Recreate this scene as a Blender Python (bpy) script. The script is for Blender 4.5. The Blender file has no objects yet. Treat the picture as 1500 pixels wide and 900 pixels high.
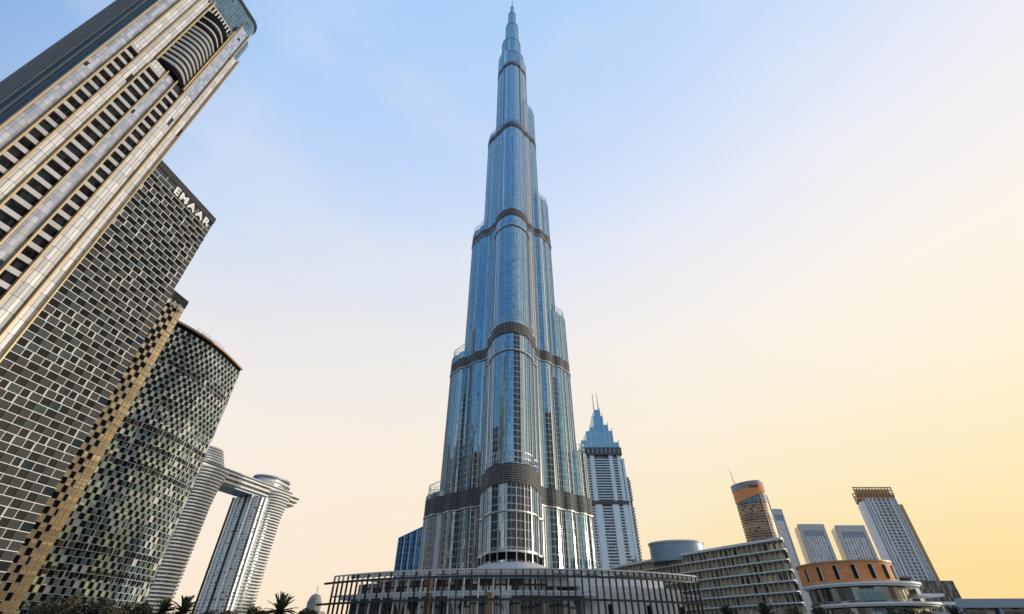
import bpy, math, random
from mathutils import Vector
R = math.radians
random.seed(7)
scene = bpy.context.scene
col = scene.collection

# ------------------------------------------------------------------ camera
CAMZ, PITCH, FPX = 2.0, R(37.2), 652.0
cam_d = bpy.data.cameras.new("camera"); cam = bpy.data.objects.new("camera", cam_d); col.objects.link(cam)
cam.location = (0, 0, CAMZ); cam.rotation_euler = (R(90) + PITCH, 0, 0)
cam_d.sensor_width = 36; cam_d.lens = 36 * FPX / 1500; cam_d.clip_start = 0.1; cam_d.clip_end = 12000
scene.camera = cam

# ------------------------------------------------------------------ sky, sun, exposure
SUN_EL, SUN_AZ = 8.0, 78.0          # azimuth clockwise from +Y
sdir = Vector((math.sin(R(SUN_AZ)) * math.cos(R(SUN_EL)), math.cos(R(SUN_AZ)) * math.cos(R(SUN_EL)), math.sin(R(SUN_EL))))
sun_d = bpy.data.lights.new("sun", 'SUN'); sun_d.energy = 2.0; sun_d.angle = R(0.6); sun_d.color = (1.0, 0.90, 0.76)
sun = bpy.data.objects.new("sun", sun_d); col.objects.link(sun)
sun.rotation_euler = (-sdir).to_track_quat('-Z', 'Y').to_euler()

def lin(c):
    return tuple(((v / 255) / 12.92 if v / 255 <= .04045 else ((v / 255 + .055) / 1.055) ** 2.4) for v in c) + (1,)

world = bpy.data.worlds.new("World"); scene.world = world; world.use_nodes = True
wn, wl = world.node_tree.nodes, world.node_tree.links
wn.clear()
def wmath(op, a, b=None):
    n = wn.new('ShaderNodeMath'); n.operation = op
    for i, v in enumerate((a, b)):
        if v is None: continue
        if isinstance(v, (int, float)): n.inputs[i].default_value = v
        else: wl.new(v, n.inputs[i])
    return n.outputs[0]
def ramp(fac, stops):
    n = wn.new('ShaderNodeValToRGB'); e = n.color_ramp.elements
    while len(e) < len(stops): e.new(0.5)
    for el, (p, c) in zip(e, stops): el.position = p; el.color = lin(c)
    n.color_ramp.interpolation = 'EASE' if False else 'LINEAR'
    wl.new(fac, n.inputs[0]); return n.outputs[0]
tc = wn.new('ShaderNodeTexCoord'); sx = wn.new('ShaderNodeSeparateXYZ'); wl.new(tc.outputs['Generated'], sx.inputs[0])
zz = sx.outputs['Z']
hz = wmath('SQRT', wmath('MAXIMUM', wmath('SUBTRACT', 1.0, wmath('MULTIPLY', zz, zz)), 1e-4))
dot = wmath('DIVIDE', wmath('ADD', wmath('MULTIPLY', sx.outputs['X'], math.sin(R(SUN_AZ))), wmath('MULTIPLY', sx.outputs['Y'], math.cos(R(SUN_AZ)))), hz)
dot2 = wmath('DIVIDE', wmath('ADD', wmath('MULTIPLY', sx.outputs['X'], math.sin(R(215))), wmath('MULTIPLY', sx.outputs['Y'], math.cos(R(215)))), hz)
r_anti = ramp(zz, [(0, (246, 232, 216)), (.10, (238, 234, 232)), (.26, (158, 192, 220)), (.4, (120, 172, 216)), (.6, (92, 152, 214)), (1, (120, 178, 238))])  # sky behind the camera, out of view, brightened to fill camera-facing fronts
r_left = ramp(zz, [(0, (250, 231, 211)), (.12, (251, 236, 221)), (.32, (247, 236, 228)), (.48, (230, 230, 234)), (.64, (206, 221, 244)), (.82, (180, 209, 248)), (1, (160, 202, 248))])
r_sun = ramp(zz, [(0, (248, 208, 134)), (.08, (249, 217, 148)), (.2, (250, 230, 182)), (.36, (251, 239, 213)), (.52, (251, 242, 232)), (.70, (234, 236, 246)), (.86, (200, 220, 249)), (1, (170, 207, 248))])
def wmix(f, a, b):
    n = wn.new('ShaderNodeMix'); n.data_type = 'RGBA'; n.clamp_factor = True
    if isinstance(f, (int, float)): n.inputs[0].default_value = f
    else: wl.new(f, n.inputs[0])
    wl.new(a, n.inputs[6]); wl.new(b, n.inputs[7]); return n.outputs[2]
f1 = wmath('MULTIPLY', wmath('ADD', dot, 0.52), 1 / 1.42)     # left -> sun
f2 = wmath('MULTIPLY', wmath('ADD', dot2, 0.12), 1 / 0.6)     # ahead -> away from the sun
graded = wmix(f2, wmix(f1, r_left, r_sun), r_anti)
nz = wn.new('ShaderNodeTexNoise'); nz.inputs['Scale'].default_value = 2.2; nz.inputs['Detail'].default_value = 5; nz.inputs['Roughness'].default_value = .55
mp = wn.new('ShaderNodeMapping'); mp.inputs['Scale'].default_value = (1, 1, 3.5); wl.new(tc.outputs['Generated'], mp.inputs[0]); wl.new(mp.outputs[0], nz.inputs['Vector'])
hazec = wn.new('ShaderNodeRGB'); hazec.outputs[0].default_value = lin((250, 240, 230))
graded = wmix(wmath('MULTIPLY', wmath('MAXIMUM', wmath('SUBTRACT', nz.outputs['Fac'], .46), 0.0), .9), graded, hazec.outputs[0])
sc10 = wn.new('ShaderNodeVectorMath'); sc10.operation = 'SCALE'; wl.new(graded, sc10.inputs[0]); sc10.inputs[3].default_value = 10.0
sky = wn.new('ShaderNodeTexSky'); sky.sky_type = 'NISHITA'; sky.sun_disc = False
sky.sun_elevation = R(SUN_EL); sky.sun_rotation = R(SUN_AZ); sky.air_density = 1.0; sky.dust_density = 2.0
final = wmix(0.05, sc10.outputs[0], sky.outputs[0])
bg = wn.new('ShaderNodeBackground'); bg.inputs[1].default_value = 0.1; wl.new(final, bg.inputs[0])
wo = wn.new('ShaderNodeOutputWorld'); wl.new(bg.outputs[0], wo.inputs[0])

scene.view_settings.view_transform = 'Standard'; scene.view_settings.look = 'None'
scene.view_settings.exposure = 0.08; scene.view_settings.gamma = 1.0
scene.cycles.max_bounces = 6; scene.cycles.diffuse_bounces = 3; scene.cycles.glossy_bounces = 4
scene.cycles.use_denoising = True

# ------------------------------------------------------------------ calibrated rays: photo pixel + distance -> place
cT, sT = math.cos(PITCH), math.sin(PITCH)
def at(px, py, Y):
    u = (px - 750) / FPX; v = (450 - py) / FPX
    a, b, z = u, cT - v * sT, sT + v * cT
    return Vector((a / b * Y, Y, z / b * Y + CAMZ))

# ------------------------------------------------------------------ materials
class Mat:
    def __init__(s, name):
        s.m = bpy.data.materials.new(name); s.m.use_nodes = True
        s.n, s.l = s.m.node_tree.nodes, s.m.node_tree.links
        s.b = s.n['Principled BSDF']
    def put(s, sock, v):
        if isinstance(v, (int, float)): sock.default_value = v
        elif isinstance(v, tuple): sock.default_value = (v + (1,))[:4] if len(sock.default_value) == 4 else v[:3]
        else: s.l.new(v, sock)
    def math(s, op, a, b=0.0, c=None):
        n = s.n.new('ShaderNodeMath'); n.operation = op
        s.put(n.inputs[0], a); s.put(n.inputs[1], b)
        if c is not None: s.put(n.inputs[2], c)
        return n.outputs[0]
    def mix(s, f, a, b):
        n = s.n.new('ShaderNodeMix'); n.data_type = 'RGBA'; n.clamp_factor = True
        s.put(n.inputs[0], f); s.put(n.inputs[6], a); s.put(n.inputs[7], b); return n.outputs[2]
    def uv(s):
        n = s.n.new('ShaderNodeUVMap'); n.uv_map = 'UVMap'
        x = s.n.new('ShaderNodeSeparateXYZ'); s.l.new(n.outputs[0], x.inputs[0]); return x.outputs[0], x.outputs[1]
    def white(s, a, b, seed=0.0):
        cmb = s.n.new('ShaderNodeCombineXYZ'); s.put(cmb.inputs[0], a); s.put(cmb.inputs[1], b); cmb.inputs[2].default_value = seed
        n = s.n.new('ShaderNodeTexWhiteNoise'); n.noise_dimensions = '3D'; s.l.new(cmb.outputs[0], n.inputs[0]); return n.outputs['Value'], n.outputs['Color']
    def noise(s, scale, detail=4.0, coord='Object'):
        t = s.n.new('ShaderNodeTexCoord'); n = s.n.new('ShaderNodeTexNoise'); n.inputs['Scale'].default_value = scale; n.inputs['Detail'].default_value = detail
        s.l.new(t.outputs[coord], n.inputs['Vector']); return n.outputs['Fac']
    def tilt(s, rc, amt):
        g = s.n.new('ShaderNodeNewGeometry')
        v = s.n.new('ShaderNodeVectorMath'); v.operation = 'MULTIPLY_ADD'
        s.l.new(rc, v.inputs[0]); v.inputs[1].default_value = (amt, amt, amt); v.inputs[2].default_value = (-amt / 2, -amt / 2, -amt / 2)
        a = s.n.new('ShaderNodeVectorMath'); a.operation = 'ADD'; s.l.new(g.outputs['Normal'], a.inputs[0]); s.l.new(v.outputs[0], a.inputs[1])
        k = s.n.new('ShaderNodeVectorMath'); k.operation = 'NORMALIZE'; s.l.new(a.outputs[0], k.inputs[0])
        s.l.new(k.outputs[0], s.b.inputs['Normal'])
    def set(s, **k):
        names = dict(color='Base Color', rough='Roughness', metal='Metallic', spec='Specular IOR Level', emit='Emission Color', estr='Emission Strength')
        for a, v in k.items(): s.put(s.b.inputs[names[a]], v)
        return s.m

def plain(name, c, rough=.6, metal=0.0, var=.25, scale=.4, spec=.5):
    m = Mat(name); f = m.noise(scale, 6)
    dark = tuple(x * (1 - var) for x in c); lite = tuple(min(1, x * (1 + var)) for x in c)
    return m.set(color=m.mix(f, dark, lite), rough=rough, metal=metal, spec=spec)

def curtain(name, ga, gb, gu, gv, lw=.08, lh=.1, line=(.3, .32, .34), metal=.75, rough=.12, dark=(.02, .025, .03), pdark=.06,
            tilt=.03, ou=0.0, lmetal=.3, stripe=None, lrough=.4):
    """glazed wall: panes gu x gv metres, each its own tint and slight tilt, mullion lines; stripe = (width, colour, probability, metal)"""
    m = Mat(name); u, v = m.uv()
    uu = m.math('DIVIDE', m.math('ADD', u, ou), gu); vv = m.math('DIVIDE', v, gv)
    fu, fv = m.math('FRACT', uu), m.math('FRACT', vv); cu, cv = m.math('FLOOR', uu), m.math('FLOOR', vv)
    r1, rc = m.white(cu, cv, 1.0); r2, _ = m.white(cu, cv, 5.0)
    base = m.mix(r1, ga, gb)
    isd = m.math('LESS_THAN', r2, pdark)
    base = m.mix(isd, base, dark)
    met = m.math('MULTIPLY', m.math('SUBTRACT', 1.0, m.math('MULTIPLY', isd, .7)), metal)
    rgh = rough
    if stripe:
        w, sc, p, sm = stripe
        su = m.math('FLOOR', m.math('DIVIDE', m.math('ADD', u, ou), w)); rs, _ = m.white(su, 3.0, 9.0)
        iss = m.math('LESS_THAN', rs, p)
        base = m.mix(iss, base, sc); met = m.math('ADD', m.math('MULTIPLY', met, m.math('SUBTRACT', 1.0, iss)), m.math('MULTIPLY', iss, sm))
        rgh = m.math('MULTIPLY_ADD', iss, .2, rough)
    ln = m.math('MAXIMUM', m.math('LESS_THAN', fu, lw), m.math('LESS_THAN', fv, lh))
    base = m.mix(ln, base, line)
    met = m.math('ADD', m.math('MULTIPLY', met, m.math('SUBTRACT', 1.0, ln)), m.math('MULTIPLY', ln, lmetal))
    m.tilt(rc, tilt)
    return m.set(color=base, rough=m.math('MULTIPLY_ADD', ln, lrough - rough, rgh) if isinstance(rgh, float) else rgh, metal=met)

M = {}
M['ground'] = plain('paving', (.16, .15, .135), .85, 0, .3, .08)
M['asphalt'] = plain('asphalt', (.05, .05, .052), .9, 0, .3, .3)
M['kerb'] = plain('kerb_stone', (.3, .29, .27), .8)
M['paint'] = plain('road_paint', (.75, .75, .72), .7, 0, .1)
M['white'] = plain('white_render', (.82, .81, .78), .55, 0, .1, .15)
M['offwhite'] = plain('pale_cladding', (.55, .54, .52), .5, 0, .15, .15)
M['grey'] = plain('grey_cladding', (.25, .26, .27), .5, .2, .2, .3)
M['midgrey'] = plain('mid_grey_cladding', (.36, .36, .36), .5, .1, .15, .3)
M['balu'] = plain('balustrade_panel', (.44, .44, .45), .5, .1, .3, .12)
M['warmfin'] = plain('warm_grey_fin', (.56, .50, .40), .5, 0, .2, .3)
M['spandrel'] = plain('spandrel_panel', (.16, .15, .13), .5, 0, .25, .3)
M['dgrey'] = plain('dark_grey_metal', (.035, .037, .04), .45, .5, .3, .5)
M['black'] = plain('shadow_dark_glazing', (.006, .006, .007), .7, 0, .4, .5, .08)  # near-black colour puts recess shade into openings and slots
M['steel'] = plain('brushed_steel', (.50, .51, .51), .42, .6, .12, .3)
M['gold'] = plain('gold_anodised_fin', (.56, .42, .24), .42, .35, .15, .2)
M['terracotta'] = curtain('terracotta_render', (.74, .27, .08), (.84, .33, .11), 2.4, 1.25, .02, .035, (.42, .16, .06), 0, .7, pdark=0, tilt=.01, lmetal=0, lrough=.8)
M['bronze'] = plain('bronze_panel', (.42, .25, .13), .5, .3, .2, .3)
M['bluegrey'] = plain('blue_grey_roof_sheet', (.24, .31, .38), .45, .35, .12, .3)
M['cyan'] = plain('pale_blue_cladding', (.66, .74, .77), .35, .3, .12, .1)
M['teal'] = curtain('teal_glass', (.05, .11, .13), (.12, .22, .25), 1.3, 2.3, .1, .12, (.24, .29, .30), .7, .12)
M['letters'] = plain('white_sign_letter', (.85, .85, .85), .5, 0, .05)
M['leaf'] = plain('leaf_green', (.05, .068, .025), .7, 0, .45, 1.5)
M['leafdark'] = plain('leaf_dark', (.035, .045, .02), .75, 0, .45, 1.5)
M['leafbrown'] = plain('leaf_olive_brown', (.11, .085, .04), .75, 0, .45, 1.5)
M['palm'] = plain('palm_frond', (.04, .06, .025), .6, 0, .4, 1.0)
M['bark'] = plain('bark', (.12, .09, .06), .9, 0, .35, 2.0)

# the tall tower's glass: blue coated panes, steel stripes, reflections of dark towers painted as bays low down
def burj_mat():
    m = Mat('blue_coated_curtain_wall'); u, v = m.uv()
    fl = 3.7
    uu = m.math('DIVIDE', u, 1.5); vv = m.math('DIVIDE', v, fl)
    fu, fv, cu, cv = m.math('FRACT', uu), m.math('FRACT', vv), m.math('FLOOR', uu), m.math('FLOOR', vv)
    r1, rc = m.white(cu, cv, 1.0)
    blue = m.mix(r1, (.24, .40, .47), (.37, .56, .63))
    rcol, ccol = m.white(cu, 7.0, 6.0)
    blue = m.mix(m.math('MULTIPLY', rcol, .55), blue, (.10, .20, .26)); blue = m.mix(m.math('GREATER_THAN', rcol, .86), blue, (.62, .70, .73))  # bright and dark column streaks paint vertical reflections into the glass
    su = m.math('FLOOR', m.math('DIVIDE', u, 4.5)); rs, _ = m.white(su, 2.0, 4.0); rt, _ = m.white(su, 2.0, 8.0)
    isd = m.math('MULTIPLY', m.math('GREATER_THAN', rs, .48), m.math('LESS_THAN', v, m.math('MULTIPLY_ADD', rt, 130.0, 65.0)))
    steel = m.math('LESS_THAN', rs, .1)
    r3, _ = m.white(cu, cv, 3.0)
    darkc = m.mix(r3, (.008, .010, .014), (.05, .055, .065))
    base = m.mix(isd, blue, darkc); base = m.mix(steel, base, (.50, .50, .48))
    ln = m.math('LESS_THAN', fv, .12)
    lv = m.math('LESS_THAN', fu, .09)
    base = m.mix(lv, base, (.13, .18, .22)); base = m.mix(ln, base, (.42, .50, .54))
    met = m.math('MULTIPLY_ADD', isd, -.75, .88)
    tv = m.n.new('ShaderNodeVectorMath'); tv.operation = 'MULTIPLY_ADD'; m.l.new(ccol, tv.inputs[0]); tv.inputs[1].default_value = (2.2, 2.2, 0); m.l.new(rc, tv.inputs[2])
    tv2 = m.n.new('ShaderNodeVectorMath'); tv2.operation = 'SUBTRACT'; m.l.new(tv.outputs[0], tv2.inputs[0]); tv2.inputs[1].default_value = (1.1, 1.1, 0)
    m.tilt(tv2.outputs[0], .05)
    return m.set(color=base, rough=m.math('MULTIPLY_ADD', steel, .25, .1), metal=m.math('MULTIPLY_ADD', steel, -.25, met))
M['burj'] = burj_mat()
def louvre_mat(name, a, b, pitch, wu=1.3):
    m = Mat(name); u, v = m.uv()
    fv = m.math('FRACT', m.math('DIVIDE', v, pitch)); fu = m.math('FRACT', m.math('DIVIDE', u, wu))
    cu, cv = m.math('FLOOR', m.math('DIVIDE', u, wu)), m.math('FLOOR', m.math('DIVIDE', v, pitch))
    r, _ = m.white(cu, cv, 2.0)
    ln = m.math('MAXIMUM', m.math('LESS_THAN', fv, .36), m.math('MULTIPLY', m.math('LESS_THAN', fu, .12), m.math('LESS_THAN', r, .6)))
    return m.set(color=m.mix(ln, a, b), rough=.65, metal=0, spec=.25)
M['louvre'] = louvre_mat('dark_bronze_louvre', (.034, .033, .032), (.23, .22, .205), 1.1, 2.6)
M['mesh'] = louvre_mat('grey_mesh_panel', (.03, .032, .031), (.085, .085, .08), .35, .5)
M['cellteal'] = plain('reflective_dark_pane', (.07, .09, .10), .1, .75, .3, .3)
M['darkpane'] = plain('dark_window_pane', (.006, .007, .008), .3, .0, .3, .3, .1)
M['sunsetpane'] = curtain('sunset_gold_glass_panel', (.86, .58, .30), (1.0, .76, .44), 2.2, 1.2, .1, .1, (.6, .40, .22), .8, .25, pdark=0, tilt=.06)  # gold tint puts the reflected sunset glow into the pane colour
M['tealpane'] = curtain('blue_green_pane', (.12, .22, .22), (.50, .62, .58), 2.5, 3.5, .05, .05, (.1, .12, .12), .7, .12, pdark=.12, tilt=.1)
M['lilac'] = curtain('lilac_grey_bay_glass', (.36, .39, .45), (.62, .63, .68), 1.2, 2.3, .05, .04, (.08, .09, .10), .5, .2, pdark=.012, tilt=.05)
M['cream'] = curtain('cream_bay_panel', (.55, .55, .54), (.82, .81, .80), 1.15, 4.6, .11, .03, (.07, .07, .07), .15, .3, pdark=.006, tilt=.02)
M['flutes'] = curtain('dark_teal_ribbed_glass', (.014, .017, .014), (.034, .038, .034), 2.6, 4.6, .16, .03, (.12, .14, .14), .0, .55, pdark=0, tilt=.03)
M['blueglass'] = curtain('deep_blue_glass', (.05, .25, .5), (.10, .36, .66), 2.4, 4.0, .14, .05, (.35, .55, .72), .7, .1, pdark=.0)
M['crownglass'] = curtain('pale_blue_crown_glass', (.20, .38, .50), (.33, .50, .62), 2.0, 6.0, .1, .03, (.45, .6, .7), .6, .2, pdark=0)
M['resglass'] = curtain('residential_window_band', (.24, .29, .32), (.44, .49, .52), 1.6, 3.4, .18, .3, (.6, .61, .6), .4, .15, pdark=.25)
M['resblue'] = curtain('blue_residential_glass', (.30, .38, .42), (.48, .55, .58), 2.4, 3.75, .2, .4, (.68, .7, .7), .25, .2, pdark=.12)
M['resdark'] = curtain('dark_balcony_glass', (.06, .075, .085), (.2, .24, .26), 1.6, 3.4, .14, .1, (.28, .28, .27), .35, .15, pdark=.35)  # darker panes than the window band, many near-black
M['officeglass'] = curtain('amber_reflection_office_glass', (.34, .27, .14), (.95, .78, .46), 1.25, 3.75, .2, .06, (.45, .42, .36), .3, .2, pdark=.3, tilt=.3, dark=(.012, .012, .012))  # amber panes put warm reflections into the glass colour
M['podglass'] = curtain('dark_podium_glass', (.02, .024, .026), (.22, .24, .24), 1.9, 4.0, .07, .05, (.2, .2, .19), .5, .1, pdark=.3, tilt=.12)
M['fritted'] = curtain('pale_terrace_panels', (.22, .22, .22), (.82, .82, .80), 1.6, 3.0, .3, .16, (.02, .02, .02), .3, .3, pdark=.4, tilt=.05)
M['loggia'] = curtain('shaded_loggia_glazing', (.002, .002, .003), (.014, .014, .015), 1.25, 4.6, .05, .02, (.002, .002, .002), 0, .8, pdark=.4, tilt=.02, lmetal=0, lrough=.8)  # pane tones kept near-black, balcony recess shade is in the colour
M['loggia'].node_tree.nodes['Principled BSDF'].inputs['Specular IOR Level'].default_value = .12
M['bronzeglass'] = curtain('bronze_banded_wall', (.50, .33, .19), (.66, .47, .30), 2.4, 3.6, .25, .4, (.06, .05, .045), .3, .3, pdark=.15)

# ------------------------------------------------------------------ mesh helpers
ORG = {}
def tag(o, label=None, cat=None, group=None, kind=None):
    if label: o['label'] = label
    if cat: o['category'] = cat
    if group: o['group'] = group
    if kind: o['kind'] = kind
    return o
def thing(name, loc, label, cat, group=None):
    o = bpy.data.objects.new(name, None); col.objects.link(o); o.location = loc; o.empty_display_size = 1
    ORG[o.name] = Vector(loc); return tag(o, label, cat, group)
class MB:
    def __init__(s): s.v = []; s.f = []; s.uv = []; s.mi = []; s.sm = []
    def face(s, pts, mi=0, uv=None, smooth=False):
        i = len(s.v); s.v += [Vector(p) for p in pts]; s.f.append(tuple(range(i, i + len(pts)))); s.mi.append(mi); s.sm.append(smooth)
        if uv is None:
            p = s.v[i:]; n = (p[1] - p[0]).cross(p[2] - p[0])
            n = n.normalized() if n.length > 0 else Vector((0, 0, 1))
            if abs(n.z) < .8:
                t = Vector((-n.y, n.x, 0)).normalized(); uv = [(q.dot(t), q.z) for q in p]
            else: uv = [(q.x, q.y) for q in p]
        s.uv += list(uv)
    def prism(s, poly, z0, z1, mi=0, top=None, closed=True, u0=0.0, bottom=True):
        n = len(poly); u = u0; z0f = z0 if callable(z0) else (lambda p: z0); z1f = z1 if callable(z1) else (lambda p: z1)
        for i in range(n):
            a, b = poly[i], poly[(i + 1) % n]; L = math.hypot(b[0] - a[0], b[1] - a[1])
            if L < 1e-6: continue
            s.face([(a[0], a[1], z0f(a)), (b[0], b[1], z0f(b)), (b[0], b[1], z1f(b)), (a[0], a[1], z1f(a))], mi,
                   [(u, z0f(a)), (u + L, z0f(b)), (u + L, z1f(b)), (u, z1f(a))])
            u += L
        t = mi if top is None else top
        s.face([(p[0], p[1], z1f(p)) for p in poly], t)
        if bottom: s.face([(p[0], p[1], z0f(p)) for p in reversed(poly)], t)
    def box(s, c, size, ax=(1, 0, 0), mi=0):
        """upright box, ax = horizontal direction of its first side"""
        x = Vector((ax[0], ax[1], 0)).normalized(); y = Vector((-x.y, x.x, 0)); c = Vector(c); a, b, h = size[0] / 2, size[1] / 2, size[2] / 2
        P = [(c + x * i * a + y * j * b) for i, j in ((-1, -1), (1, -1), (1, 1), (-1, 1))]
        s.prism([(p.x, p.y) for p in P], c.z - h, c.z + h, mi)
    def bar(s, a, b, r, n=6, mi=0, r2=None):
        a, b = Vector(a), Vector(b); d = (b - a).normalized(); x = d.orthogonal().normalized(); y = d.cross(x); r2 = r if r2 is None else r2
        A = [a + (x * math.cos(2 * math.pi * k / n) + y * math.sin(2 * math.pi * k / n)) * r for k in range(n)]
        B = [b + (x * math.cos(2 * math.pi * k / n) + y * math.sin(2 * math.pi * k / n)) * r2 for k in range(n)]
        for k in range(n): s.face([A[k], A[(k + 1) % n], B[(k + 1) % n], B[k]], mi)
        s.face(B, mi); s.face(A[::-1], mi)
    def build(s, name, mats, parent=None, loc=None):
        mats = mats if isinstance(mats, (list, tuple)) else [mats]
        me = bpy.data.meshes.new(name); o = bpy.data.objects.new(name, me); col.objects.link(o)
        off = ORG[parent.name] if parent else Vector(loc or (0, 0, 0))
        me.from_pydata([v - off for v in s.v], [], s.f)
        for m in mats: me.materials.append(m)
        me.polygons.foreach_set('material_index', s.mi)
        l = me.uv_layers.new(name='UVMap'); l.data.foreach_set('uv', [c for p in s.uv for c in p])
        me.update()
        ORG[o.name] = off
        if parent: o.parent = parent
        else: o.location = off
        return o
class Path:
    """a facade line seen from above; s runs along it, d is distance outwards (to the right of travel)"""
    def __init__(s, pts):
        s.p = [Vector((q[0], q[1])) for q in pts]; s.c = [0]
        for a, b in zip(s.p, s.p[1:]): s.c.append(s.c[-1] + (b - a).length)
        s.L = s.c[-1]
        nn = []
        for a, b in zip(s.p, s.p[1:]): t = (b - a).normalized(); nn.append(Vector((t.y, -t.x)))
        s.nv = [nn[0]] + [((a + b).normalized()) for a, b in zip(nn, nn[1:])] + [nn[-1]]
        s.nn = nn
    def at(s, q, d=0.0):
        for i in range(len(s.nn)):
            if q <= s.c[i + 1] or i == len(s.nn) - 1:
                k = (q - s.c[i]) / (s.c[i + 1] - s.c[i]); p = s.p[i].lerp(s.p[i + 1], k)
                n = s.nv[i].lerp(s.nv[i + 1], min(1, max(0, k)))
                return p + n * d
    def cuts(s, a, b):
        return [a] + [c for c in s.c[1:-1] if a + .05 < c < b - .05] + [b]
    def slab(s, mb, a, b, z0, z1, d0, d1, mi=0, top=None):
        q = s.cuts(a, b); out = [s.at(t, d1) for t in q]; inn = [s.at(t, d0) for t in reversed(q)]
        n = len(q)
        # outer face runs a->b with outward on the right: order so that normals point out
        poly = [(p.x, p.y) for p in out + inn]
        mb.prism(poly[::-1] if False else poly, z0, z1, mi, top)

# ================================================================== SETTING
g = MB(); g.face([(-6000, -6000, 0), (6000, -6000, 0), (6000, 6000, 0), (-6000, 6000, 0)])
tag(g.build('ground', M['ground']), kind='structure')
g = MB(); g.face([(-400, 44, .004), (400, 44, .004), (400, 58, .004), (-400, 58, .004)])
tag(g.build('road', M['asphalt']), kind='structure')
g = MB()
for y in (43.75, 58.25): g.box((0, y, .07), (800, .5, .13))
tag(g.build('kerb', M['kerb']), kind='structure')
g = MB()
for i in range(-60, 60): g.face([(i * 6.5, 50.9, .008), (i * 6.5 + 3, 50.9, .008), (i * 6.5 + 3, 51.1, .008), (i * 6.5, 51.1, .008)])
tag(g.build('road_marking', M['paint']), kind='structure')

# ================================================================== THE TALL TOWER
AX = Vector((0, 275))
burj = thing('skyscraper', (0, 275, 0), 'very tall stepped blue glass tower tapering to a needle spire, centre of the view', 'skyscraper')
BANDS = [(70, 4.9), (165, 4.1), (291, 3.7), (434, 3.6), (575, 3.5)]
def wing_outline(ang, r, hw, grow=0.0):
    dx, dy = math.cos(ang), math.sin(ang); px, py = -dy, dx
    def W(a, b): return (AX.x + dx * a + px * b, AX.y + dy * a + py * b)
    h = hw + grow; keel = abs(ang + R(91)) < .01; rc = r - hw * (1.2247 if keel else 1)
    P = []
    nseg = 20
    if rc > 1:
        nb = max(1, round(rc / 12.5)); L = rc / nb       # scalloped flank: shallow bays
        for k in range(nb):
            for j in range(5):
                t = j / 5; P.append(W(L * (k + t), -h - 2.5 * math.sin(math.pi * t)))
    for i in range(nseg + 1):
        a = -math.pi / 2 + math.pi * i / nseg
        if keel:   # slightly pointed nose with a vertical arris
            y = h * math.sin(a); e = .25 * h; P.append(W(rc + math.sqrt(max(0, (1.25 * h) ** 2 - (abs(y) + e) ** 2)), y))
        else: P.append(W(rc + h * math.cos(a), h * math.sin(a)))
    if rc > 1:
        for k in reversed(range(nb)):
            for j in range(5, 0, -1):
                t = j / 5
                if j == 5 and k == nb - 1: continue
                P.append(W(L * (k + t), h + 2.5 * math.sin(math.pi * t)))
        P.append(W(0, h))
    else: P += [W(rc - h, h * .3), W(rc - h, -h * .3)]
    if rc > 1: P += [W(-4, h * .6), W(-4, -h * .6)]
    return P
def fins(outl, z0, z1, step, depth, width, mb):
    n = len(outl); acc = 0
    for i in range(n):
        a, b = Vector(outl[i]), Vector(outl[(i + 1) % n]); L = (b - a).length
        if L < 1e-4: continue
        t = (b - a) / L; nrm = Vector((t.y, -t.x)); q = step - acc
        while q < L:
            p = a + t * q + nrm * depth / 2; mb.box((p.x, p.y, (z0 + z1) / 2), (width, depth, z1 - z0), (t.x, t.y)); q += step
        acc = (acc + L) % step
def rail_along(outl, z0, z1, mb, closed=True, step=3.0):
    n = len(outl)
    for i in range(n):
        a, b = outl[i], outl[(i + 1) % n]
        mb.bar((a[0], a[1], z1), (b[0], b[1], z1), .22, 4); mb.bar((a[0], a[1], (z0 + z1) / 2), (b[0], b[1], (z0 + z1) / 2), .12, 4)
        mb.bar((a[0], a[1], z0), (a[0], a[1], z1), .16, 4)
A_NEAR, A_LEFT, A_RIGHT = R(-91), R(150), R(30)
TIERS = [(A_LEFT, 62, 8, 78), (A_LEFT, 51, 10, 175), (A_LEFT, 39.5, 12, 302), (A_LEFT, 27.5, 14, 444), (A_LEFT, 18, 15.5, 622),
         (A_RIGHT, 56.5, 8, 103), (A_RIGHT, 47.6, 10, 211), (A_RIGHT, 38.3, 12, 343), (A_RIGHT, 27.5, 13.5, 497), (A_RIGHT, 18, 15.5, 604),
         (A_NEAR, 50, 13.2, 75.5), (A_NEAR, 39, 13.6, 171), (A_NEAR, 27, 14, 297), (A_NEAR, 21.5, 14.8, 440), (A_NEAR, 19.5, 14.4, 581)]
for ang, r, hw, zt in TIERS:
    o = wing_outline(ang, r, hw)
    mb = MB(); mb.prism(o, 0, zt, 0, 1)
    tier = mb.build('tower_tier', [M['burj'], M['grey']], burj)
    fb = MB(); fins(o, 14, zt - .5, 2.25, .25, .13, fb)
    fins(o, 14, min(zt, 172) - .5, 4.5, .4, .3, fb); fins(o, 14, 63.5, 4.5, .5, .5, fb); fb.build('vertical_fin', M['steel'], tier)
    for bz, bh in BANDS:
        if bz - bh < zt:
            ob = wing_outline(ang, r, hw, .5); z1 = min(bz + bh, zt + .6)
            b = MB(); b.prism(ob, bz - bh, z1); b.build('louvre_band', M['louvre'], tier)
            if bz < 300:
                oc = wing_outline(ang, r, hw, .8); b = MB()
                z = bz - bh - 13 if ang == A_NEAR else bz - bh - .7
                b.prism(oc, z, z + .7); b.build('ledge', M['steel'], tier)
    oc = wing_outline(ang, r - 1.0, hw - .8); rb = MB(); rail_along(oc, zt, zt + (6 if zt < 500 else 4), rb); rb.build('parapet_rail', M['steel'], tier)
def disc(cx, cy, r, n=28): return [(cx + r * math.cos(2 * math.pi * k / n), cy + r * math.sin(2 * math.pi * k / n)) for k in range(n)]
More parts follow.
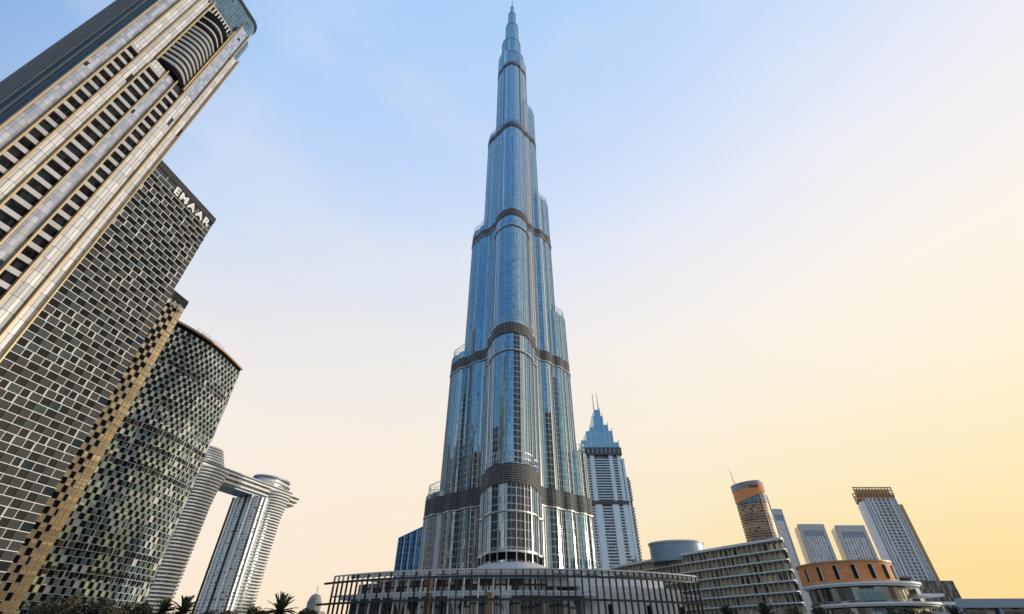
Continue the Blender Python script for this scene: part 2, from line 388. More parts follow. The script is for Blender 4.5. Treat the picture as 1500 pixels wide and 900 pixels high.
TOP = [(0.0, 277, 15.4, 0, 626), (-1.0, 275, 12.6, 560, 668), (0, 275, 9.0, 600, 728), (0, 275, 5.6, 640, 776), (.3, 275, 2.6, 640, 806)]
for cx, cy, r, z0, z1 in TOP:
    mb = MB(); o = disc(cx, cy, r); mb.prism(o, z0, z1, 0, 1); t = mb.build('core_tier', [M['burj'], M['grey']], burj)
    fb = MB(); fins(o, max(z0, 560), z1, 2.4, .4, .18, fb); fb.build('vertical_fin', M['steel'], t)
    rb = MB(); rb.prism(disc(cx, cy, r + .3), z1 - 5, z1 - 3.8); rb.build('ledge', M['grey'], t)
mb = MB(); mb.bar((.6, 275, 800), (.6, 275, 850), 1.0, 8, 0, .35); mb.build('spire', M['steel'], burj)
# entrance drum and flared canopy at the foot of the near wing
mb = MB(); mb.prism(disc(0, 238, 16, 40), 0, 28.6, 0, 0); ent = mb.build('entrance_drum', M['offwhite'], burj)
mb = MB()
n = 40
for k in range(n):
    a0, a1 = 2 * math.pi * k / n, 2 * math.pi * (k + 1) / n
    for (r0, z0, r1, z1) in ((16.2, 26, 17.6, 27.6), (17.6, 27.6, 15.5, 30.6), (15.5, 30.6, 10, 32.2)):
        mb.face([(r0 * math.cos(a0), 238 + r0 * math.sin(a0), z0), (r0 * math.cos(a1), 238 + r0 * math.sin(a1), z0), (r1 * math.cos(a1), 238 + r1 * math.sin(a1), z1), (r1 * math.cos(a0), 238 + r1 * math.sin(a0), z1)])
mb.build('canopy', M['offwhite'], burj)
mb = MB(); o = wing_outline(A_NEAR, 50, 13.2, .7); mb.prism(o, 35.2, 36.2); mb.build('ledge', M['steel'], burj)
mb = MB(); o = wing_outline(A_NEAR, 50, 13.2, .3); mb.prism(o, 32.3, 35.2); mb.build('recess_shade_band', M['black'], burj)  # band stands proud of the wall, recess shade painted black

# ================================================================== LEFT FOREGROUND TOWER (ribbed residential)
n_ = math.hypot(.25, 1); D1 = Vector((.25 / n_, 1 / n_)); N1 = Vector((D1.y, -D1.x)); P1 = Vector((-143, 72))
def L1(s, d): p = P1 + D1 * s + N1 * d; return (p.x, p.y)
t1 = thing('residential_tower', (P1.x, P1.y, 0), 'tall cream and gold ribbed tower with columns of dark balconies, nearest on the left', 'tower')
def rounded(s0, s1, d0, d1, r, zn=8):
    P = []
    for cx, cy, a0 in ((s1 - r, d1 - r, 90), (s0 + .01, d1 - .01, 180), (s0 + .01, d0 + .01, 270), (s1 - r, d0 + r, 0)):
        pass
    # counter-clockwise seen from above in world space (s = along, d = outward right => use order near-out, far-out, far-in, near-in reversed)
    P.append(L1(s0, d1)); 
    q = []
    for i in range(zn + 1):
        a = R(90 - 90 * i / zn); q.append((s1 - r + r * math.cos(a), d1 - r + r * math.sin(a)))
    for i in range(zn + 1):
        a = R(0 - 90 * i / zn); q.append((s1 - r + r * math.cos(a), d0 + r + r * math.sin(a)))
    return [L1(s0, d1)] + [L1(*x) for x in q] + [L1(s0, d0)]
FLO = 4.6
W0 = -36
mb = MB(); mb.prism(rounded(-3.4, 28.6, W0, 0, 3.0), 0, 243, 0, 1); mb.build('tower_body', [M['dgrey'], M['grey']], t1)
mb = MB(); mb.prism(rounded(20, 33.0, W0 + 4, -.8, 4.0), 0, 231, 0, 1, u0=.5); lob = mb.build('side_lobe', [M['lilac'], M['grey']], t1)
mb = MB(); mb.prism(rounded(18, 32.4, W0 + 8, -1.4, 4.5), 200, 252, 0, 1); mb.build('side_lobe', [M['teal'], M['grey']], t1)
mb = MB(); mb.prism(rounded(0, 30.8, W0 + 6, -1.6, 5.5), 242, 268, 0, 1); crown = mb.build('crown', [M['teal'], M['grey']], t1)
mb = MB(); mb.prism(rounded(-.4, 31.2, W0 + 5.6, -1.2, 5.9), 267, 269); mb.build('roof_edge', M['dgrey'], crown)
# near end wall: ribbed dark glass
mb = MB(); mb.prism([L1(-3.4, W0 - .5), L1(-5.0, W0 + 5), L1(-5.2, -8), L1(-3.5, -.6), L1(-3.3, -.6), L1(-3.3, W0 - .5)], 0, 258, 0); mb.build('ribbed_end_wall', M['flutes'], t1)
mb = MB()
for k in range(9):
    x = W0 + 2 + k * 3.7; p = L1(-5.35 if 1 < k < 8 else -4.5, x); mb.box((p[0], p[1], 129.5), (.5, .55, 259), (D1.x, D1.y))
mb.build('end_wall_rib', M['grey'], t1)
def t1slab(s0, s1, z0, z1, d0, d1, mi=0, mb=None):
    mb.prism([L1(s0, d1), L1(s1, d1), L1(s1, d0), L1(s0, d0)], z0, z1, mi)
# bays: (s0, s1, kind)
ARCH0, ARCH1 = 186.5, 236
GL = [(-3.0, .6, 'lilac', 243), (4.9, 8.4, 'cream', 239), (14.3, 18.1, 'lilac', ARCH0 - 1), (22.7, 27.2, 'cream', 186)]
BAL = [(.9, 4.6, 181.5), (8.8, 13.9, 181.5), (18.5, 22.3, 181.5)]
for s0, s1, m, zt in GL:
    mb = MB()
    K = 6
    pts = [(s0 + (s1 - s0) * k / K, .3 + .55 * math.sin(math.pi * k / K)) for k in range(K + 1)]
    poly = [L1(*p) for p in pts] + [L1(s1, -.2), L1(s0, -.2)]
    mb.prism(poly, 0, zt, 0); mb.build('glass_bay' if m == 'lilac' else 'panel_bay', M[m], t1)
mb = MB(); t1slab(22.0, 27.2, 186.3, 252, -.6, .5, mb=mb); mb.build('glass_bay', M['lilac'], t1)
mb = MB(); t1slab(27.7, 30.6, 0, 230.5, -1.0, .25, mb=mb); mb.build('panel_bay', M['cream'], t1)
for s0, s1, zt in BAL[:2]:   # glazed bay above the balcony column
    mb = MB()
    zc = 236 if not (s0 > 8 and s0 < 14) else ARCH0 - .5
    t1slab(s0, s1, zt + .4, zc, -.2, .45, mb=mb); mb.build('glass_bay', M['lilac' if s0 > 14 else 'cream'], t1)
for s in (-3.3, .75, 4.75, 8.6, 14.1, 18.3, 22.5, 27.5, 30.8):
    zt = 243 if s < 8 else (ARCH0 if 8.6 < s < 18.4 else 252 if s < 28 else 231)
    if s == 8.6: zt = 181
    mb = MB(); t1slab(s - .17, s + .17, 0, zt, -.1, 1.5, mb=mb)
    if s < 28: t1slab(s + .3, s + .42, 0, zt, -.1, 1.1, mb=mb)
    mb.build('gold_fin', M['gold'], t1)
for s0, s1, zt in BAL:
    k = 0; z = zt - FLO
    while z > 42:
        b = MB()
        t1slab(s0, s1, z, z + 3.0, -.1, .12, 0, b)            # flat slab, recess shade painted in near-black
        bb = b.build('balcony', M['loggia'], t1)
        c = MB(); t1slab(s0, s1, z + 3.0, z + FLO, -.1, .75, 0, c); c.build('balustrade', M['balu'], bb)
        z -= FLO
# the curved balcony stack high on the facade
s0, s1 = 9.0, 21.6
def bulge(e, inset=0.0):
    K = 14; return [L1(s0 + inset + (s1 - s0 - 2 * inset) * k / K, .2 + e * math.sin(math.pi * k / K)) for k in range(K + 1)] + [L1(s1 - inset, -.2), L1(s0 + inset, -.2)]
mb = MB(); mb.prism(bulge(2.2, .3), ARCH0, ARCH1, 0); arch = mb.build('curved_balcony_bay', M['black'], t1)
z = ARCH0 + 2.0
for k in range(12):
    last = k >= 10
    c = MB(); c.prism(bulge(3.3), z, z + (1.7 if not last else 1.0)); c.build('curved_balcony', M['midgrey'] if not last else M['offwhite'], arch)
    z += 3.3 if k < 9 else 5.2
for s in (s0 - .1, s1 + .1):
    mb = MB(); t1slab(s - .25, s + .25, ARCH0 - 1, 243, -.1, 1.5, mb=mb); mb.build('gold_fin', M['gold'], t1)
# slot row below the crown
mb = MB(); t1slab(-.2, 27.4, 236.3, 242.6, -.2, .1, mb=mb); mb.build('parapet_wall', M['offwhite'], t1)
for k in range(16):
    s = 1.2 + k * 1.45
    mb = MB(); t1slab(s, s + .75, 237.5, 241.8, -.1, .2, mb=mb); mb.build('slot_window', M['black'], t1)

# ================================================================== CHEQUERED TOWERS
def letters(word, parent, origin, right, up, size, depth, mat, name='sign_letter', gap=1.0):
    x = 0.0; out = []
    r, u = Vector(right).normalized(), Vector(up).normalized(); nrm = r.cross(u)
    for ch in word:
        c = bpy.data.curves.new('letter', 'FONT'); c.body = ch; c.size = size; c.extrude = depth / 2; c.offset = size * .03
        tmp = bpy.data.objects.new('tmp_letter', c); col.objects.link(tmp); bpy.context.view_layer.update()
        me = bpy.data.meshes.new_from_object(tmp.evaluated_get(bpy.context.evaluated_depsgraph_get()))
        w = max(v.co.x for v in me.vertices) - min(v.co.x for v in me.vertices); x0 = min(v.co.x for v in me.vertices)
        bpy.data.objects.remove(tmp); bpy.data.curves.remove(c)
        for v in me.vertices:
            q = Vector(origin) + r * (x + v.co.x - x0) + u * v.co.y + nrm * (v.co.z + depth / 2)
            v.co = q - ORG[parent.name]
        me.materials.clear(); me.materials.append(mat)
        for p in me.polygons: p.material_index = 0
        o = bpy.data.objects.new(name, me); col.objects.link(o); o.parent = parent; ORG[o.name] = ORG[parent.name]; out.append(o)
        x += w + gap
    return x
def chequer(root, path, H, fh, cw, zmin, depthback, pane, panel, rec, jamb, frame, sA=0.0, sB=None, split=.5, crownh=0.0, plainrows=0, rv=None, nwin=100, gold_from=None, edgecol=0.0):
    """facade of running-bond cells, each half a recessed window and half a flush panel, between thin pale frame lines"""
    sB = path.L if sB is None else sB
    rows = int((H - crownh - zmin) / fh)
    wins = []; pan = MB(); fr = MB(); rng = random.Random(3)
    for r in range(rows):
        z1 = H - crownh - r * fh; z0 = z1 - fh
        path.slab(fr, sA, sB, z0 - .12, z0 + .12, .0, .42)
        off = (r % 2) * cw / 2
        s = sA - off
        while s < sB - .2:
            a, b = max(s, sA), min(s + cw, sB - edgecol)
            s += cw
            if b - a < .6: continue
            path.slab(fr, a - .1, a + .1, z0 + .12, z1 - .12, .0, .42)
            full = b - a > cw * .8
            if not full or r < plainrows:
                path.slab(pan, a + .1, b - .1, z0 + .12, z1 - .12, 0, .3, 0 if rng.random() < .7 else 1); continue
            m = a + (b - a) * (split + (.14 if r < rows * .3 else 0)) + rng.uniform(-.4, .4)
            wins.append((a + .1, m, z0 + .12, z1 - .12))
            tgt = 1 if (rv and rv(r / rows, (a + b) / 2, rng)) else 0
            path.slab(pan, m + .12, b - .1, z0 + .12, z1 - .12, -.2, .3, tgt)
            if rng.random() < (.3 if r < rows * .75 else .1): path.slab(pan, m - .5, m + .12, z0 + .12, z1 - .12, -.2, .32, 2)
            else: path.slab(pan, m - .02, m + .13, z0 + .12, z1 - .12, -.2, .29, tgt)
        if edgecol: path.slab(pan, sB - edgecol, sB - .05, z0 + .12, z1 - .12, 0, .3, 1)
    wins.sort(key=lambda w: (Vector((*path.at(w[0]), w[2]))).length)
    for w in wins[:nwin]:
        mb = MB(); path.slab(mb, w[0], w[1], w[2], w[3], -.2, .06); mb.build('window', pane, root)
    if wins[nwin:]:
        mb = MB()
        for w in wins[nwin:]: path.slab(mb, w[0], w[1], w[2], w[3], -.2, .06)
        tag(mb.build('windows', pane, root), kind='stuff')
    pan.build('cladding_panel', [panel, rec, jamb], root); fr.build('frame_grid', frame, root)

n_ = math.hypot(.17, 1); DA = Vector((.17 / n_, 1 / n_)); NA = Vector((DA.y, -DA.x))
farA = Vector((-176, 179)); nearA = farA - DA * 56
pa = Path([nearA, farA])
oa = thing('office_tower', (farA.x, farA.y, 0), 'dark chequered tower with white letters at its top, behind the ribbed tower', 'tower', 'chequered towers with sign letters')
back = 40
mb = MB(); mb.prism([tuple(nearA), tuple(farA), tuple(farA - NA * back), tuple(nearA - NA * back)], 0, 202, 0); mb.build('tower_body', M['dgrey'], oa)
chequer(oa, pa, 202, 3.1, 7.4, 8, back, M['darkpane'], M['mesh'], M['cellteal'], M['offwhite'], M['white'], split=.46, crownh=3.2, plainrows=2,
        rv=lambda f, s, g: g.random() < (.25 if f > .3 else .55) and s < 44)
mb = MB(); pa.slab(mb, 0, 56, 199, 203.2, -.1, .6); mb.build('roof_parapet', M['dgrey'], oa)
mb = MB(); mb.box((nearA.x + NA.x * .3 - DA.x * .3, nearA.y + NA.y * .3 - DA.y * .3, 101), (.7, 1.2, 202), tuple(DA)); mb.build('corner_trim', M['cyan'], oa)
def sgn(root, path, s0, H, word, size, gap=.9):
    o = path.at(s0, .75); t = path.at(s0 + 1, .75); letters(word, root, (o.x, o.y, H), (t - o).to_3d(), (0, 0, 1), size, .5, M['letters'], gap=gap)
sgn(oa, pa, 56 - 28, 193.4, 'EMAAR', 6.6, .95)

farB = Vector((-199, 216)); nearB = farB - DA * 34
pb = Path([nearB, farB])
ob = thing('office_tower', (farB.x, farB.y, 0), 'chequered tower with a glass edge coloured sunset gold, partly hidden behind the larger lettered tower', 'tower', 'chequered towers with sign letters')
HB = 169
mb = MB(); mb.prism([tuple(nearB), tuple(farB), tuple(farB - NA * back), tuple(nearB - NA * back)], 0, HB, 0); mb.build('tower_body', M['dgrey'], ob)
chequer(ob, pb, HB, 3.1, 5.2, 8, back, M['darkpane'], M['sunsetpane'], M['sunsetpane'], M['gold'], M['offwhite'], split=.5, crownh=4.5, sA=14.0, plainrows=0, edgecol=2.7)
mb = MB(); pb.slab(mb, 0, 34, HB - 4.5, HB + .8, -.1, .6); mb.build('roof_parapet', M['dgrey'], ob)
sgn(ob, pb, 34 - 24.0, HB - 8.6, 'EMAAR', 5.2, 1.3)

# curved tower behind
cpts = []
a0, a1 = Vector((-243, 205)), Vector((-207, 300))
for k in range(25):
    t = k / 24; p = a0.lerp(a1, t); dd = (a1 - a0).normalized(); nn = Vector((dd.y, -dd.x)); cpts.append(p + nn * 13 * math.sin(math.pi * t))
pc = Path(cpts)
oc_ = thing('office_tower', (a1.x, a1.y, 0), 'curved chequered glass tower with a bulging blue-green facade and thin bronze roof rim', 'tower')
ddc = (a1 - a0).normalized(); nnc = Vector((ddc.y, -ddc.x))
HC = 170.5
mb = MB(); mb.prism([tuple(p) for p in pc.p] + [tuple(a1 - nnc * 30 - ddc * 3), tuple(a0 - nnc * 30)], 0, HC - 4, 0); mb.build('tower_body', M['dgrey'], oc_)
chequer(oc_, pc, HC - 4, 3.1, 4.4, 8, 30, M['darkpane'], M['tealpane'], M['offwhite'], M['offwhite'], M['offwhite'], split=.5, plainrows=0,
        rv=lambda f, s, g: g.random() < .12 + .1 * f)
mb = MB(); pc.slab(mb, 0, pc.L, HC - 4, HC - 1.6, -4, -.6); mb.build('top_glazing', M['black'], oc_)
mb = MB(); pc.slab(mb, 0, pc.L, HC - 1.6, HC - .6, -6, 1.2); mb.build('roof_rim', M['bronze'], oc_)
mb = MB(); pc.slab(mb, 0, pc.L, HC - .6, HC + .2, -6, .5); mb.build('roof_parapet', M['offwhite'], oc_)
# thin open rooftop letter frames, too far to read
mb = MB()
for k in range(8):
    s = 55 + k * 3.4; p = pc.at(s, -1.5); q = pc.at(s + 2.0, -1.5)
    mb.bar((p.x, p.y, HC), (p.x, p.y, HC + 3), .12, 4); mb.bar((p.x, p.y, HC + 3), (q.x, q.y, HC + 3), .12, 4)
    if k % 3: mb.bar((q.x, q.y, HC), (q.x, q.y, HC + 3), .12, 4)
    if k % 2: mb.bar((p.x, p.y, HC + 1.5), (q.x, q.y, HC + 1.5), .12, 4)
mb.build('rooftop_frame', M['grey'], oc_)

# ================================================================== TWIN TOWERS WITH SKY BRIDGE
sv = thing('twin_tower', (-390, 650, 0), 'pair of pale slab-banded towers joined near the top by a long sky bridge', 'tower')
def ell(cx, cy, a, b, rot=0, n=28, p=2.0):
    P = []
    for k in range(n):
        t = 2 * math.pi * k / n; c, s = math.cos(t), math.sin(t)
        x = a * abs(c) ** (2 / p) * (1 if c > 0 else -1); y = b * abs(s) ** (2 / p) * (1 if s > 0 else -1)
        P.append((cx + x * math.cos(rot) - y * math.sin(rot), cy + x * math.sin(rot) + y * math.cos(rot)))
    return P
SA = R(71.5); SU = Vector((math.cos(SA), math.sin(SA))); SV = Vector((-SU.y, SU.x)); SC = Vector((-373, 705)); SD = Vector((-409, 598))
def sell(base, a0, b0, a, b, n=30, p=2.6):
    c = base + SU * a0 + SV * b0; return ell(c.x, c.y, a, b, SA, n, p)
mb = MB(); mb.prism(sell(SC, 6, 0, 20, 21), 0, 186, 0, 1); mb.build('tower_shaft', [M['resdark'], M['grey']], sv)
mb = MB(); mb.prism(sell(SC, -17, 2, 16, 25, p=3), 0, 172, 0, 1); mb.build('glass_shaft', [M['resblue'], M['grey']], sv)
for k, (a_, b_) in enumerate(((-33.4, 20), (-33.4, 9), (-33.4, -3), (-33.2, -14), (-27, -24.2), (-18, -24.6))):
    q = SC + SU * a_ + SV * b_; mb = MB(); mb.box((q.x, q.y, 86), (2.2, 1.6, 172), tuple(SU)); mb.build('shaft_rib', M['cyan'] if k % 2 else M['dgrey'], sv)
mb = MB(); mb.prism(sell(SD, 0, 0, 20, 20), 0, 186, 0, 1); mb.build('tower_shaft', [M['resdark'], M['grey']], sv)
for base, a0, zt in ((SC, 9, 186), (SD, 0, 186)):
    z = 26
    while z < zt - 1:
        f = (z / zt); gr = 1.5 * f ** 1.5 + (6.0 * max(0, (f - .74) / .26) ** 2)
        mb = MB(); mb.prism(sell(base, a0, -1, 20.5 + gr, 23 + gr), z, z + 1.5, 0); mb.build('balcony_slab', M['white'], sv); z += 3.75
def bridge(e, a1):
    P = [SD + SU * -40 + SV * (17 + e), SD + SU * -40 - SV * (17 + e)]
    e1 = SC + SU * a1
    return [tuple(p) for p in P] + [tuple(e1 - SU * 10 - SV * (17 + e)), tuple(e1 - SU * 3 - SV * (13 + e)), tuple(e1 - SV * 5), tuple(e1 + SV * 5), tuple(e1 - SU * 3 + SV * (13 + e)), tuple(e1 - SU * 10 + SV * (17 + e))]
for z0, z1, e, a1, m in ((172.5, 175, -2, 44, 'bluegrey'), (175, 177, 3, 52, 'white'), (177, 180.5, 0, 49, 'resdark'), (180.5, 183, 4, 56, 'white'), (183, 186, 1, 54, 'resdark'), (186, 188, 5, 58, 'white'), (188, 191, -2, 40, 'resdark'), (191, 192.2, 2, 44, 'offwhite')):
    mb = MB(); mb.prism(bridge(e, a1), z0, z1); mb.build('bridge_deck', M[m], sv)
mb = MB(); mb.prism(sell(SC, 4, 0, 24, 18, p=2), 192.2, 203, 0, 1); mb.build('roof_pavilion', [M['resblue'], M['grey']], sv)
mb = MB(); mb.prism(sell(SC, 6, 0, 31, 22, p=2), 203, 205.2); mb.build('pavilion_roof', M['bluegrey'], sv)
mb = MB(); mb.prism(sell(SC, 10, 0, 30, 22, p=2), 197, 199); mb.build('pavilion_canopy', M['white'], sv)
z = 193
k = 0
while z < 212:   # stepped crown of the left tower
    w = 23 - k * 1.35; mb = MB(); mb.prism(sell(SD, -2, 0, w, w), z, z + 1.6); mb.build('balcony_slab', M['white'], sv); z += 3.6; k += 1
mb = MB()
mb.prism(sell(SD, -2, 0, 16, 16), 190, 206, 0); mb.prism(sell(SD, -2, 0, 8, 8), 206, 214, 0); mb.build('crown_core', M['resdark'], sv)

# ================================================================== TWIN-SPIRED TOWER RIGHT OF CENTRE
bl = thing('hotel_tower', (141, 700, 0), 'pale blue balconied tower with a stepped glass crown and two thin masts', 'tower')
def rect(x0, x1, y0, y1): return [(x0, y0), (x1, y0), (x1, y1), (x0, y1)]
mb = MB(); mb.prism(rect(112, 170, 702, 742), 0, 252, 0, 1); shaft = mb.build('tower_body', [M['resdark'], M['grey']], bl)
mb = MB(); mb.prism(rect(166, 180, 706, 738), 0, 208, 0, 1); mb.build('side_wing', [M['resdark'], M['grey']], bl)
mb = MB(); mb.prism(rect(160, 176, 704, 738), 0, 236, 0, 1); mb.build('side_wing', [M['resdark'], M['grey']], bl)
for x0, x1, z0, z1, y in ((122, 129, 20, 240, 700), (152, 158, 20, 240, 700), (112, 115.5, 176, 250, 700), (165, 170.3, 96, 240, 700), (124, 133, 20, 168, 698.6), (148, 157, 20, 168, 698.6), (163.5, 171, 100, 168, 699), (110.5, 114, 90, 168, 699), (172.5, 176.2, 40, 236, 703)):
    mb = MB(); mb.prism(rect(x0, x1, y, 704), z0, z1); mb.build('wall_pier', M['cyan'], bl)
z = 22
while z < 236:
    if not 166 < z < 174:
        for x0, x1, y in ((115.5, 122.5, 699.4), (129, 152, 699), (158, 165, 699.4)):
            mb = MB(); mb.prism(rect(x0, x1, y, 703), z, z + 1.35); mb.build('balcony', M['cyan'], bl)
        if z < 205: mb = MB(); mb.prism(rect(174, 181.5, 703.5, 737), z, z + 1.4); mb.build('balcony', M['offwhite'], bl)
    z += 3.9
for z0, z1 in ((167, 172), (240, 252)):
    mb = MB(); mb.prism(rect(110, 173, 698, 740), z0, z1); mb.build('louvre_band', M['louvre'], bl)
mb = MB()
for k in range(9): mb.box((114 + k * 6.8, 697.6, 246), (2.2, .6, 7))
mb.build('band_arch', M['bluegrey'], bl)
for x0, x1, z0, z1, y in ((111, 120, 252, 264, 700), (120, 127, 252, 279, 699.2), (127, 134, 252, 286, 700), (134, 150, 252, 305, 698.5), (137.5, 147.5, 305, 317, 701), (150, 157, 252, 290, 699.2), (157, 163, 252, 280, 699.8), (163, 171, 252, 261, 700)):
    mb = MB(); mb.prism(rect(x0, x1, y, 738), z0, z1, 0, 1); cr = mb.build('crown_block', [M['crownglass'], M['cyan']], bl)
    mb = MB(); mb.prism(rect(x1 - .8, x1 + .1, y - 1.2, y + 1), z0, z1 + 4); mb.build('crown_fin', M['cyan'], cr)
for x in (138.8, 146.2):
    mb = MB(); mb.bar((x, 706, 312), (x, 706, 350), .9, 8, 0, .4); mb.build('mast', M['grey'], bl)

# ================================================================== DRUM-TOPPED TOWER AND SLABS BEHIND THE OFFICE
dt = thing('hotel_tower', (402, 800, 0), 'round bronze tower with a slanted terracotta drum top and a single mast', 'tower')
DC = (412, 812)
def sl(z): return lambda p: z + (p[0] - 412) * .0
mb = MB(); mb.prism(ell(*DC, 25, 22), 0, 206, 0, 1); mb.build('tower_body', [M['bronzeglass'], M['grey']], dt)
z = 100
while z < 192:
    mb = MB(); mb.prism(ell(*DC, 26, 23), z, z + 1.5); mb.build('balcony_slab', M['bronze'], dt); z += 4.2
mb = MB(); mb.prism(ell(*DC, 25.6, 22.6), 192, 208, 0); mb.build('sky_lounge_glazing', M['resdark'], dt)
mb = MB(); mb.prism(ell(*DC, 26.4, 23.4), lambda p: 204 - (412 - p[0]) * .35, lambda p: 222 + (412 - p[0]) * -.12, 0); mb.build('drum_top', M['terracotta'], dt)
mb = MB(); mb.prism(ell(*DC, 27, 24), lambda p: 220 + (p[0] - 412) * .26, lambda p: 227 + (p[0] - 412) * .10, 0); mb.build('drum_rim', M['grey'], dt)
mb = MB()
for k in range(4): mb.box((405 + k * 4.2, 788.0 + .3 * abs(k - 1.5), 218 + (k % 2)), (2.6, .8, 2.2)); 
mb.box((411, 787.8, 216), (15, .6, .7)); mb.build('drum_emblem', M['dgrey'], dt)
for x in (418, 435):
    mb = MB(); mb.bar((x, 789.0 if x < 428 else 800, 100), (x, 789.0 if x < 428 else 800, 206), .8, 6); mb.build('facade_rib', M['offwhite'], dt)
mb = MB(); mb.bar((389, 805, 215), (386, 805, 252), .8, 6, 0, .3); mb.build('mast', M['bronze'], dt)

def rayrect(x0, x1, y, dep, k0=.75, k1=1.0):
    return [(x0, y), (x1, y), (x1 * (1 + dep * k1 / y), y + dep), (x0 * (1 + dep * k0 / y), y + dep)]
def frame_tower(name, label, x0, x1, y, H, dep, group, tilt=0.0):
    t = thing(name, ((x0 + x1) / 2, y, 0), label, 'tower', group)
    mb = MB(); mb.prism(rayrect(x0, x1, y, dep, .6), 0, H, 0, 1); mb.build('tower_body', [M['resglass'], M['offwhite']], t)
    w = x1 - x0
    for a, b in ((0, .12), (.88, 1)):
        mb = MB(); mb.prism(rect(x0 + w * a, x0 + w * b, y - 1.5, y), 0, H); mb.build('wall_pier', M['offwhite'], t)
    mb = MB(); mb.prism(rect(x0, x1, y - 1.6, y), H - 9, H + 2); mb.build('roof_frame', M['offwhite'], t)
    mb = MB(); mb.prism(rect(x0 + w * .14, x1 - w * .14, y - .8, y), H - 18, H - 9); mb.build('loggia', M['bluegrey'], t)
    for k in range(7):
        x = x0 + w * (.2 + .1 * k); mb = MB(); mb.prism(rect(x - .9, x + .9, y - 1.3, y), 0, H - 18); mb.build('facade_rib', M['white'], t)
    return t
frame_tower('apartment_tower', 'slim pale tower just right of the round bronze tower', 484, 508, 900, 204, 40, 'pale framed apartment towers')
frame_tower('apartment_tower', 'pale framed tower standing alone left of the terracotta block gap', 528, 576, 900, 178, 40, 'pale framed apartment towers')
frame_tower('apartment_tower', 'pale framed tower tucked against the left side of the tall grey slab', 596, 650, 900, 176, 40, 'pale framed apartment towers')

bg_ = thing('apartment_tower', (467, 600, 0), 'large grey balconied slab tower with a bronze roof cage, furthest right', 'tower')
mb = MB(); mb.prism(rayrect(447, 491, 602, 30, .8), 0, 150, 0, 1); mb.build('tower_body', [M['resglass'], M['offwhite']], bg_)
mb = MB(); mb.prism(rayrect(441, 448, 600, 30, .8), 0, 147); mb.build('end_wall', M['white'], bg_)
mb = MB(); mb.prism(rayrect(490.5, 495, 601, 30, .8), 0, 144); mb.build('end_wall', M['bronze'], bg_)
for x in (451, 454.5, 459, 464, 470, 476, 481.5, 485, 488.5):
    mb = MB(); w_ = .9 if x in (459, 481.5, 454.5) else .45; mb.prism(rect(x - w_, x + w_, 599.4, 602), 0, 151); mb.build('wall_pier', M['white'], bg_)
z = 62
while z < 147:
    for x0, x1 in ((460, 480.5),):
        mb = MB(); mb.prism(rect(x0, x1, 600, 602), z, z + 1.3); mb.build('balcony', M['offwhite'], bg_)
    z += 3.5
mb = MB(); mb.prism(rayrect(441, 490, 601, 28, .8), 150, 156); mb.build('roof_storey', M['bronze'], bg_)
cg = MB()
for k in range(13):
    x = 441 + k * 4; cg.box((x, 600, 159), (.9, .9, 12)); cg.box((x * 1.04, 630, 159), (.9, .9, 12))
for z in (157, 160.5, 164): cg.box((465, 600, z), (50, .9, 1.0)); cg.box((483.6, 630, z), (50, .9, 1.0))
cg.build('roof_cage', M['bronze'], bg_)
mb = MB(); mb.prism(rayrect(445, 488, 604, 22, .9), 156, 163); mb.build('roof_storey', M['gold'], bg_)
mb = MB(); mb.prism(rayrect(436, 500, 590, 40, 1), 0, 60); mb.build('podium', M['podglass'], bg_)

# ================================================================== LOUVRED OFFICE BLOCK
oA, oB = Vector((60, 302)), Vector((115.5, 211)); do = (oB - oA).normalized(); no = Vector((do.y, -do.x))
if no.y > 0: no = -no
ofc = thing('office_block', (115, 211, 0), 'low curved office block with projecting horizontal louvre ledges and glass coloured with amber reflections', 'building')
mids = []
for k in range(13):
    t = k / 12; mids.append(oA.lerp(oB, t) + no * 2.0 * math.sin(math.pi * t))
po = Path(mids) if Path(mids).nn[0].dot(no) > 0 else Path(mids[::-1])
mb = MB(); inn = [p * (1 + 30 / p.length) for p in reversed(po.p)]
mb.prism([tuple(p) for p in po.p] + [tuple(p) for p in inn], 0, 37.2, 0, 1); mb.build('glass_wall', [M['officeglass'], M['grey']], ofc)
z = 37.6
k = 0
while z > 4:
    mb = MB(); po.slab(mb, 0, po.L, z, z + (.45 if k else 1.0), -.2, 2.0); mb.build('louvre_ledge', M['white'], ofc)
    mb = MB(); po.slab(mb, 0, po.L, z - .9, z - .02, -.2, .5); mb.build('spandrel', M['spandrel'], ofc)
    z -= 3.75; k += 1
fb = MB()
for k in range(int(po.L / 2.4)):
    p = po.at(1.2 + k * 2.4, .8); t = (po.at(min(po.L, 2 + k * 2.4)) - po.at(1.2 + k * 2.4)).normalized(); fb.box((p.x, p.y, 19), (.18, 1.3, 37), (t.x, t.y))
fb.build('vertical_fin', M['warmfin'], ofc)
mb = MB(); mb.prism(ell(87, 265, 14, 11, 0, 40), 36, 44.6, 0); drum = mb.build('roof_drum', M['bluegrey'], ofc)
mb = MB(); mb.prism(ell(87, 265, 14.4, 11.4, 0, 40), 44.2, 45.0); mb.build('drum_rim', M['offwhite'], drum)

